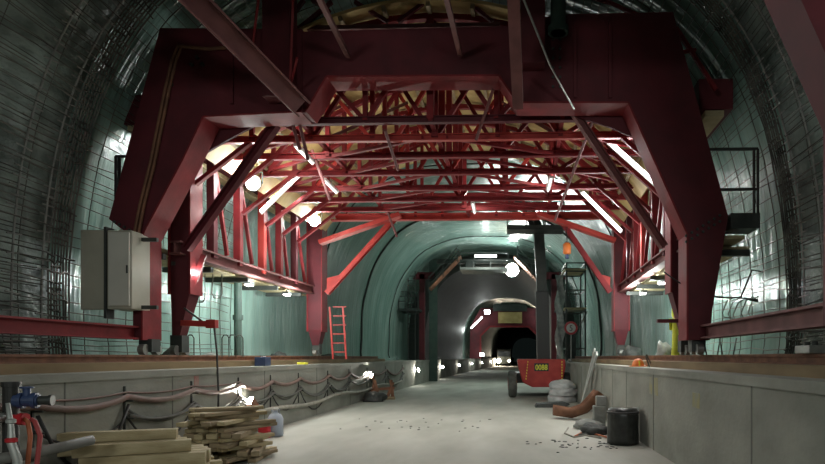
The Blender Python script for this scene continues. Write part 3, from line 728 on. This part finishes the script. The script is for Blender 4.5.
# ------------------------------------------------------------------ ledge clutter, right
p = at(641,362,12.6); t = thing('safety_helmet','orange-yellow safety helmet left on the edge of right ledge','helmet',(4.08,12.4,LED))
MB().lathe((0,0,0),[(.13,0),(.125,.04),(.11,.1),(.07,.15),(.02,.17)],16).build('shell',ORANGE,t,True); MB().lathe((0,0,0),[(.13,0),(.19,.005),(.19,.015),(.13,.02)],16).build('brim',ORANGE,t); MB().bar((0,-.13,.02),(0,.13,.02),.03,.2).build('ridge',YELTXT,t)
for (u,y,rx,ry,rz,mat,lab,sd) in ((664,13.5,.2,.3,.42,MOUND,'grey dusty sack standing on right ledge beside the worker',7),(632,17,.3,.4,.4,TARP,'dark round bundle at the foot of right rear column',8)):
    p = at(u,357,y); tag(MB().blob((p.x,y,LED),rx,ry,rz,sd,.15).build('sack',mat,None,True),lab,'sack')
tag(MB().tube([(4.2,11.9,LED),(4.12,11.9,LED+.22),(4.16,12.0,LED+.25),(4.3,12.1,LED)],.014,6).build('rebar_hook',REBAR,None,True),'bent bar stub standing beside the orange helmet','reinforcement bar')
t = thing('rail_clamp','grey steel clamp block on the right rail ahead of the gantry leg','clamp',(4.62,6.45,LED+.235)); MB().box(-.1,.1,-.16,.16,0,.09).build('body',STEEL,t,bevel=.01); MB().cyl((0,-.08,.09),.03,.04).build('bolt',DARK,t); MB().cyl((0,.08,.09),.03,.04).build('bolt',DARK,t)

# ------------------------------------------------------------------ worker behind the right leg
def skinned(name, verts, edges, radii, mat, parent, root=0, sub=2):
    me = bpy.data.meshes.new(name); me.from_pydata([Vector(v) for v in verts], edges, []); me.materials.append(mat)
    o = bpy.data.objects.new(name, me); C.objects.link(o); o.parent = parent
    sk = o.modifiers.new('skin','SKIN'); sk.use_smooth_shade = True
    if not me.skin_vertices: 
        bpy.context.view_layer.objects.active = o
    for i,r in enumerate(radii):
        v = me.skin_vertices[0].data[i]; v.radius = r if isinstance(r, tuple) else (r,r); v.use_root = (i == root)
    ss = o.modifiers.new('sub','SUBSURF'); ss.levels = sub; ss.render_levels = sub
    return o
wp = at(678,357,12.6)
t = thing('person','person in yellow high-visibility suit and helmet standing on right ledge behind the red leg','person',(wp.x,12.6,LED),math.radians(70))
V = [(0,0,.95),(0,.01,1.15),(0,.0,1.38),(0,0,1.5),(0,-.02,1.58),(0,-.03,1.70),
     (.10,0,.90),(.12,-.02,.5),(.12,.03,.10),(.12,-.12,.04),(-.10,0,.90),(-.12,.03,.5),(-.12,.06,.10),(-.12,-.09,.04),
     (.19,0,1.42),(.25,.02,1.15),(.25,-.10,.93),(.25,-.13,.86),(-.19,0,1.42),(-.25,.02,1.15),(-.24,-.08,.93),(-.24,-.11,.86)]
E = [(0,1),(1,2),(2,3),(3,4),(4,5),(0,6),(6,7),(7,8),(8,9),(0,10),(10,11),(11,12),(12,13),(2,14),(14,15),(15,16),(16,17),(2,18),(18,19),(19,20),(20,21)]
Rr = [(.15,.11),(.14,.10),(.16,.11),.06,.055,(.085,.1),.085,.06,.045,.045,.085,.06,.045,.045,.06,.045,.035,.038,.06,.045,.035,.038]
nb = len(V)
for h in (17,21):
    b = Vector(V[h]); sx = 1 if h == 17 else -1
    for k,(dx,L) in enumerate(((-.024,.07),(-.008,.085),(.008,.08),(.024,.062))):
        i0 = len(V); V += [(b.x+dx*.4,b.y-.005+dx,b.z-.05),(b.x-sx*.006,b.y+dx-.01,b.z-.05-L*.6),(b.x-sx*.02,b.y+dx-.012,b.z-.05-L)]
        E += [(h,i0),(i0,i0+1),(i0+1,i0+2)]; Rr += [.009,.008,.007]
    i0 = len(V); V += [(b.x-sx*.02,b.y-.04,b.z-.03),(b.x-sx*.03,b.y-.055,b.z-.07)]; E += [(h,i0),(i0,i0+1)]; Rr += [.011,.009]
skinned('body', V, E, Rr, SKIN, t)
ci = [0,1,2,14,15,16,18,19,20]; mp = {c:i for i,c in enumerate(ci)}
skinned('jacket', [V[i] for i in ci], [(mp[a],mp[b]) for a,b in E if a in mp and b in mp], [(.18,.14),(.175,.135),(.19,.135),.085,.068,.06,.085,.068,.06], YEL, t)
ci = [0,6,7,8,10,11,12]; mp = {c:i for i,c in enumerate(ci)}
skinned('trousers', [V[i] for i in ci], [(mp[a],mp[b]) for a,b in E if a in mp and b in mp], [(.17,.13),.115,.09,.085,.115,.09,.085], YEL, t)
for s_ in (8,12): MB().blob((V[s_][0],V[s_][1]-.06,0.0),.055,.14,.09,3,.02,2).build('boot',BLACK,t,True)
mb = MB(); mb.lathe((0,-.03,1.72),[(.12,0),(.12,.04),(.1,.1),(.06,.14),(.015,.15)],16); mb.build('helmet',WHITEP,t,True)
for s_ in (-1,1): MB().blob((s_*.032,-.118,1.70),.012,.008,.009,2,0,2,False).build('eye',BLACKP,t)
MB().blob((0,-.135,1.67),.014,.022,.02,2,0,2,False).build('nose',SKIN,t,True); MB().box(-.022,.022,-.128,-.118,1.628,1.634).build('mouth',SIGNRED,t)

def to_mesh(o):                                               # lettering becomes an ordinary mesh
    bpy.context.view_layer.update()
    me = bpy.data.meshes.new_from_object(o.evaluated_get(bpy.context.evaluated_depsgraph_get()))
    n = bpy.data.objects.new('x', me); C.objects.link(n); n.parent = o.parent; n.location = o.location; n.rotation_euler = o.rotation_euler; n.scale = o.scale
    nm = o.name; bpy.data.objects.remove(o); n.name = nm
# ------------------------------------------------------------------ red boom lift
bl = thing('boom_lift','red boom lift parked on the right of the road, tall black boom raised','boom lift',(2.75,24.0,0))
MB().prism([(-.95,1.52),(.93,1.52),(.95,1.2),(.85,.75),(.45,.42),(-.35,.42),(-.72,.6),(-.9,1.2)],-.6,.25).build('counterweight',BRED,bl,bevel=.05)
MB().box(-.95,.95,.25,3.4,.55,.95).build('chassis',DARK,bl); MB().box(-.6,.6,.2,2.4,.95,1.5).build('turntable',BRED,bl,bevel=.04)
for sx in (-1.12,1.02):
    for yy in (-.15,2.9):
        wl = MB().lathe((0,0,0),[(.3,-.17),(.46,-.15),(.5,-.08),(.5,.08),(.46,.15),(.3,.17)],24).build('wheel',BLACK if sx > 0 else M('dusty_tyre',(.14,.14,.125),(.09,.09,.08),6,.9),bl,True); wl.rotation_euler=(0,PI/2,0); wl.location=(sx,yy,.5)
        hb = MB().cyl((0,0,-.18),.2,.36).build('hub',BRED,wl)
mb = MB(); mb.bar((.12,.1,1.45),(.05,-.1,4.2),.5,.55); mb.build('boom',BLACKP,bl)
mb = MB(); mb.bar((.05,-.1,4.2),(-.08,-.1,6.6),.4,.45); mb.build('boom',DARK,bl)
mb = MB(); mb.bar((-.08,-.1,6.6),(-.45,-.4,7.3),.3,.35); mb.build('jib',DARK,bl)
bk = MB().box(-1.35,.85,-1.2,-.3,6.45,6.62).build('basket',DARK,bl)
mb = MB()
for x in (-1.33,-.6,.1,.83):
    for y in (-1.18,-.32): mb.bar((x,y,6.6),(x,y,7.5),.04)
for zz in (7.05,7.5):
    for y in (-1.18,-.32): mb.bar((-1.33,y,zz),(.83,y,zz),.04)
    for x in (-1.33,.83): mb.bar((x,-1.18,zz),(x,-.32,zz),.04)
mb.build('guardrail',DARK,bk)
MB().box(-.28,.28,-.64,-.6,1.05,1.36).build('nameplate',BLACKP,bl)
tx = bpy.data.curves.new('lettering','FONT'); tx.body='0088'; tx.size=.29; tx.align_x='CENTER'; tx.extrude=.006; tx.offset=.006
to = bpy.data.objects.new('lettering',tx); C.objects.link(to); to.parent=bl; to.location=(0,-.648,1.10); to.rotation_euler=(PI/2,0,0); to.scale=(.82,1,1); tx.materials.append(YELTXT); to_mesh(to)
for sx in (-.6,.8):
    mb = MB()
    for k in range(7): mb.box(sx+k*.012*(1 if sx<0 else 0)-.015,sx+k*.012*(1 if sx<0 else 0)+.015,-.625,-.6,.72+k*.11,.78+k*.11)
    mb.build('reflector_strip',YELTXT,bl)
# hanging clear plastic beside the boom
mb = MB(); rows=[]
for i in range(25):
    z_ = 1.45+i*.16; rows.append([mb.bm.verts.new((at(556,300,27).x+j*.09+.06*math.sin(i*.7+j*2), 27+.12*math.sin(j*1.7+i*.5), z_)) for j in range(5)])
for a,b in zip(rows,rows[1:]):
    for j in range(4): mb.bm.faces.new((a[j],a[j+1],b[j+1],b[j]))
o = mb.build('plastic_sheet',PLASTIC,None,True); so=o.modifiers.new('solid','SOLIDIFY'); so.thickness=.01
tag(o,'crinkled clear plastic sheet hanging just right of the black boom','plastic sheet')

# sacks in front of the lift
for i,(u,y,z_,rx,rz,lab) in enumerate(((562,21.2,0,.50,.19,'pale grey cement sack at the bottom of pile before the boom lift'),(563,21.15,.25,.48,.19,'pale grey cement sack in the middle of pile before boom lift'),(562,21.2,.50,.45,.17,'pale grey cement sack on top of pile before the boom lift'))):
    p = at(u,400,y); mb=MB(); mb.blob((0,0,0),rx*1.05,.34,rz*1.35,11+i,.08,4)
    o=mb.build('sack',SACK,None,True); o.location=(p.x,y,z_); tag(o,lab,'sack')
tag(MB().prism([(0,0),(.9,0),(1.1,.10),(.9,.16),(.35,.13),(.05,.1)],-.25,.35).build('mat',TARP),'dark folded mat lying on the floor before the sacks','mat').location=(at(535,410,19.2).x,19.2,0)
# leaning aluminium boards
a=at(578,402,18.6); 
for i,(dx,dy,lab) in enumerate(((0,0,'pale aluminium plank leaning on the right wall, the lower one'),(.12,.7,'pale aluminium plank leaning on the right wall, the longer one behind'))):
    tag(MB().bar((3.52+dx,17.6+dy,.03),(3.80+dx*.3,16.1+dy*.9,1.70+.1*i),.05,.17,(0,-1,0)).build('aluminium_plank',ALU,None,bevel=.008),lab,'plank')
# rusty half pipe chute
mb=MB(); path=[at(553,413,15.6),at(572,416,15.4),at(586,411,15.2),at(595,402,15.0),at(602,394,14.8)]; rows=[]
for i,p in enumerate(path):
    d=(path[min(i+1,4)]-path[max(i-1,0)]).normalized(); nrm=Vector((-d.z,0,d.x)).normalized(); sd=Vector((0,1,0))
    rad=.26 if i<3 else .28
    for rr,store in ((rad,0),):
        rows.append([[mb.bm.verts.new(p+nrm*(q*-math.sin(th))+sd*(q*math.cos(th))+nrm*.2+Vector((0,0,.0))) for th in [PI*k/10 for k in range(11)]] for q in (rad,rad-.025)])
for a_,b_ in zip(rows,rows[1:]):
    for j in (0,1):
        for k in range(10): mb.bm.faces.new((a_[j][k],a_[j][k+1],b_[j][k+1],b_[j][k]))
    for k in (0,10): mb.bm.faces.new((a_[0][k],b_[0][k],b_[1][k],a_[1][k]))
for r in (rows[0],rows[-1]):
    for k in range(10): mb.bm.faces.new((r[0][k],r[0][k+1],r[1][k+1],r[1][k]))
tag(mb.build('pipe_chute',RUST,None,True),'rusty bent half-pipe chute propped against the right wall','chute')
# debris bundle and drum
for i,(u,v,y,rx,ry,rz,mat,lab) in enumerate(((597,436,12.5,.34,.3,.14,TARP,'black crumpled hose bundle on the floor left of the black drum'),(589,432,13.4,.4,.3,.13,MOUND,'pale dusty rag heap behind the black hose bundle'))):
    p=at(u,v,y); tag(MB().blob((p.x,y,0),rx,ry,rz,20+i,.25).build('rag_heap',mat,None,True),lab,'heap')
for i,(pts,mat,lab) in enumerate(((((572,433),(580,428),(592,430),(606,434)),ORHOSE,'thin orange cord straggling out of the hose bundle'),(((566,428),(563,434),(572,438),(583,436),(598,439)),PALEHOSE,'pale cord looped on the floor by the hose bundle'),(((576,431),(590,426),(606,428)),GREYHOSE,'grey cord lying over the hose bundle'))):
    P=[]
    for (u,v) in pts: y=1.58*F/(max(v+2,428)-357); P.append((at(u,v,y).x, min(y,12.9)-.35, .03+.09*(i%2)))
    tag(MB().tube(P,.018,6).build('cord',mat,None,True),lab,'cord')
t=thing('drum','black plastic drum with creased sides standing against the right wall','drum',(3.5,11.05,0))
mb=MB(); n=40; rows=[]
for zz,r in ((0,.25),(.02,.29),(.1,.285),(.3,.28),(.5,.285),(.6,.28),(.655,.25),(.66,.02)):
    rows.append([mb.bm.verts.new((( r*(1+.03*math.sin(k*2.5)*(1 if .05<zz<.6 else 0)))*math.cos(2*PI*k/n),(r*(1+.03*math.sin(k*2.5)))*math.sin(2*PI*k/n),zz)) for k in range(n)])
for a_,b_ in zip(rows,rows[1:]):
    for k in range(n): mb.bm.faces.new((a_[k],a_[(k+1)%n],b_[(k+1)%n],b_[k]))
mb.bm.faces.new(rows[0][::-1]); mb.bm.faces.new(rows[-1]); mb.build('body',M('glossy_black_plastic',(.012,.014,.013),(.03,.032,.03),9,.3),t,True)
MB().lathe((0,0,.56),[(.275,0),(.3,.01),(.3,.04),(.275,.05)],32).build('rim',BLACK,t)
tag(MB().bar((3.74,11.2,.02),(3.78,11.25,.66),.03,.45,(0,1,0)).build('board',ALU,None,bevel=.004),'thin pale board standing between the black drum and right wall','board')
t=thing('block','pale concrete block behind the black drum','block',(3.45,13.6,0)); MB().box(-.12,.14,-.15,.15,0,.5).build('lower',MOUND,t,bevel=.02); MB().box(-.06,.16,-.1,.1,.5,.72).build('upper',STEEL,t,bevel=.02)
# dirt on the road
rnd=random.Random(12); mb=MB()
for _ in range(70):
    y=rnd.choice((10.6,10.9,11.2,13.5,15))+rnd.gauss(0,.25); x=rnd.uniform(1.7,3.3) if y<12.5 else rnd.uniform(-2.5,1)
    mb.blob((x,y,0),rnd.uniform(.012,.045),rnd.uniform(.01,.03),.012,rnd.randint(0,99),.2,1)
tag(mb.build('dirt_crumbs',TARP),'dark crumbs of dirt scattered over the pale road slab','dirt',None,'stuff')

# ------------------------------------------------------------------ speed sign
sp=at(571,328,26); t=thing('speed_sign','round white speed limit sign with red ring on thin post, right ledge','sign',(sp.x,26,LED))
zc_=sp.z-LED; MB().cyl((0,.03,0),.03,zc_+.1).build('post',STEEL,t)
MB().cyl((0,0,zc_),.29,.02,(0,1,0),28).build('ring',SIGNRED,t); MB().cyl((0,-.006,zc_),.2,.01,(0,1,0),28).build('disc',WHITEP,t)
tx=bpy.data.curves.new('numeral','FONT'); tx.body='5'; tx.size=.34; tx.align_x='CENTER'; tx.extrude=.004
to=bpy.data.objects.new('numeral',tx); C.objects.link(to); to.parent=t; to.location=(0,-.012,zc_-.12); to.rotation_euler=(PI/2,0,0); tx.materials.append(BLACKP); to_mesh(to)
# orange lantern on the right rear knee
p=at(567,248,16.8); t=thing('lantern','orange cylindrical lantern hanging below the right rear knee brace','lantern',p); MB().lathe((0,0,-.18),[(.06,0),(.11,.03),(.11,.28),(.06,.33)],14).build('shade',ORANGE,t,True); MB().cyl((0,0,-.3),.05,.12).build('socket',BLUE,t); MB().tube([(0,0,.15),(0.02,.3,.5),(.1,.8,.85)],.01,6).build('cord',BLACK,t)

# ------------------------------------------------------------------ scaffold on the right ledge
t=thing('scaffold_tower','dark scaffold tower with plank decks on right ledge behind the boom lift','scaffold',(4.72,29.6,LED))
for sx in (-.45,.45):
    for sy in (-.9,.9): MB().bar((sx,sy,0),(sx,sy,4.7),.07).build('standard',DARK,t)
for zz in (2.5,4.35): MB().box(-.55,.5,-1,1,zz,zz+.06).build('deck',WOOD,t)
for zz in (.6,2.4,3.4,4.3,4.7):
    mb=MB()
    for sy in (-.9,.9): mb.bar((-.45,sy,zz),(.45,sy,zz),.05)
    for sx in (-.45,.45): mb.bar((sx,-.9,zz),(sx,.9,zz),.05)
    mb.build('ledger',DARK,t)
MB().bar((-.55,-.92,.2),(.55,-.92,2.4),.05).bar((-.58,-.9,2.4),(-.58,.9,.3),.05).build('brace',DARK,t)

# ------------------------------------------------------------------ access gantry in mid tunnel
AY=39.0; AX=bend(AY); ag=thing('access_gantry','dark access gantry with tall green post at the mouth of finished lining','gantry',(AX,AY,0))
for sx in (-3.62,3.7): MB().hbar((sx,.6,0),(sx,.6,8.0),.5,.5,.05).build('post',GREENPOST,ag)
for sx in (-4.3,4.3): MB().bar((sx,.2,LED),(sx,.2,7.0),.35,.3).build('inner_post',DRED,ag)
MB().bar((-5.2,.2,6.9),(-3.5,.2,6.9),.3,.45).build('bracket_beam',DRED,ag); MB().bar((5.2,.2,6.9),(3.5,.2,6.9),.3,.45).build('bracket_beam',DRED,ag)
MB().bar((-3.62,.6,7.9),(3.7,.6,7.9),.3,.3).build('cross_beam',DARK,ag)
for sx in (-1,1):
    pl=MB().box(min(sx*4.3,sx*5.6),max(sx*4.3,sx*5.6),-1.4,1,4.5,4.65).build('side_platform',DARK,ag)
    mb=MB()
    for x in (4.35,4.75,5.15,5.55): mb.bar((sx*x,-1.38,4.6),(sx*x,-1.38,5.7),.05)
    for zz in (5.1,5.4,5.7): mb.bar((sx*4.35,-1.38,zz),(sx*5.55,-1.38,zz),.04)
    mb.build('guardrail',DARK,pl)
    mb=MB()
    for x in (4.55,5.0): mb.bar((sx*x,-1.2,LED),(sx*x,-1.2,7.0),.06)
    for k in range(18): mb.bar((sx*4.55,-1.2,LED+.2+k*.3),(sx*5.0,-1.2,LED+.2+k*.3),.04)
    mb.build('ladder',DARK,ag)
    g=MB().bar((sx*3.7,-.6,5.9),(sx*1.7,-.6,8.0),1.2,.06,(0,0,1)).build('gangway',RUST,ag)
    mb=MB()
    for dy in (-1.2,0):
        for h in (.5,1.0): mb.bar((sx*3.7,dy,5.9+h-.3),(sx*1.9,dy,7.8+h-.3),.05)
        for q in (0,.5,1): mb.bar((sx*(3.7-1.8*q),dy,5.7+1.9*q),(sx*(3.7-1.8*q),dy,6.7+1.9*q),.05)
        mb.build('handrail',DARK,g); mb=MB()
    mb.bm.free()
tp=MB().box(-1.7,1.3,-1.6,.6,7.05,7.2).build('top_platform',MOUND,ag)
mb=MB()
for x in (-1.7,-.8,.2,1.3): mb.bar((x,-1.55,7.2),(x,-1.55,8.1),.05)
for zz in (7.65,8.1): mb.bar((-1.7,-1.55,zz),(1.3,-1.55,zz),.05)
mb.build('guardrail',DARK,tp)
MB().box(-1.4,-.9,-1,-.6,7.2,7.7).build('generator_box',DARK,ag,bevel=.02)
for sx in (-1.5,1.2): MB().bar((sx,.6,7.2),(sx,.6,7.9),.1).build('hanger',DARK,ag)
t=thing('fluorescent_lamp','white tube lamp over the top platform of the mid-tunnel access gantry','lamp',(AX-.1,AY-1.62,7.85),0)
MB().box(-.7,.7,-.06,.02,-.02,.1).build('batten',WHITEP,t); MB().box(-.68,.68,-.09,-.06,-.05,.11).build('tube',EM('bright_tube',(.95,1,.95),4),t)
light('POINT',(AX-.1,AY-2.2,7.6),50,WHITE,.2,name='tube_and_fill_light')
light('POINT',(AX+.4,AY-5,6.5),260,WHITE,.2,name='tube_and_fill_light')  # added fill without a fixture, brightens the membrane ahead of the gantry
light('SPOT',(AX-2.6,AY-1.6,5.2),50,(1,.8,.6),.1,(AX-2.4,AY-.4,7.2),spot=100,name='gangway_light')

# ------------------------------------------------------------------ far red gantry and truck
FY=71; fx=bend(FY)+.25
fg=thing('formwork_gantry','small distant dark red gantry with lamps far down the tunnel','gantry',(fx,FY,0))
POL=[(-4.7,LED+.02),(-3.4,LED+.02),(-3.4,4.1),(-2.3,5.2),(2.3,5.2),(3.4,4.1),(3.4,LED+.02),(4.7,LED+.02),(4.6,5.2),(3.4,7.4),(-3.4,7.4),(-4.6,5.2)]
MB().prism([POL[i] for i in (0,1,2,3,10,11)],0,.5).build('portal_leg',DRED,fg); MB().prism([POL[i] for i in (7,8,9,4,5,6)],0,.5).build('portal_leg',DRED,fg)
MB().prism([(-2.3,5.2),(2.3,5.2),(3.4,7.4),(-3.4,7.4)],.05,.45).build('portal_beam',DRED,fg)
mb=MB(); 
for a_,b_ in ((1,2),(2,3),(3,4),(4,5),(5,6)):
    mb.bar((POL[a_][0],-.05,POL[a_][1]),(POL[b_][0],-.05,POL[b_][1]),.2,.16,(0,1,0))
mb.build('flange',RED,fg)
MB().box(-1.3,1.5,-.3,0,5.6,6.9).build('bulkhead',PLY,fg); MB().box(-1.9,2.1,-.3,0,7.0,7.8).build('top_box',DARK,fg)
for i,(a_,b_,lab) in enumerate(((( -4.5,5.0),(-3.2,6.3),'tube lamp on the left haunch of the distant red gantry'),((3.3,6.2),(4.3,5.0),'tube lamp on the right haunch of the distant red gantry'))):
    t=thing('fluorescent_lamp',lab,'lamp',(fx+a_[0],FY-.35,a_[1]),0); MB().bar((0,.1,0),(b_[0]-a_[0],.1,b_[1]-a_[1]),.2,.06,(0,1,0)).build('batten',WHITEP,t); MB().tube([(0,0,0),(b_[0]-a_[0],0,b_[1]-a_[1])],.09,8).build('tube',TUBEE,t)
for i,(x,z_,lab,s_) in enumerate(((-2.6,6.9,'work lamp on the left top of the distant red gantry',.7),(3.4,6.7,'work lamp on the right top of the distant red gantry',.5),(-3.2,1.9,'work lamp low on the left leg of the distant red gantry',.5))):
    t=thing('work_lamp',lab,'lamp',(fx+x,FY-.5,z_),0,'white work lamps'); MB().box(-s_/2,s_/2,.02,.2,-s_/3,s_/3).build('housing',DARK,t); MB().box(-s_/2.2,s_/2.2,0,.02,-s_/3.3,s_/3.3).build('lamp_face',FARE,t)
    light('POINT',(fx+x,FY-1.0,z_),30,WHITE,.2,name='work_light')
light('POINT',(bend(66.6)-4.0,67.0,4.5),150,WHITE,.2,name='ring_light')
TY=105; tk=thing('truck','distant truck with blazing headlights far down the tunnel','truck',(at(504,361,TY).x,TY,0))
MB().box(-1.2,1.2,.1,2.2,.5,2.9).build('cab',DARK,tk,bevel=.08); MB().box(-1.05,1.05,.05,.12,1.7,2.6).build('windscreen',GLASSD,tk); MB().box(-1.25,1.25,2.4,8,.9,3.1).build('body',DARK,tk); MB().box(-1.2,1.2,0,.15,.4,.75).build('bumper',DARK,tk)
for x,r in ((-.95,.36),(.9,.16)): MB().cyl((x,.0,.9),r,.1,(0,1,0)).build('headlight',HEADE,tk)
for x in (-1.0,1.0):
    for y in (1.0,6.5): MB().cyl((x-.15,y,.5),.5,.3,(1,0,0)).build('wheel',BLACK,tk)
light('POINT',(at(497,361,TY).x,TY-1.0,.95),150,(1,.85,.65),.15,name='headlight_beam')
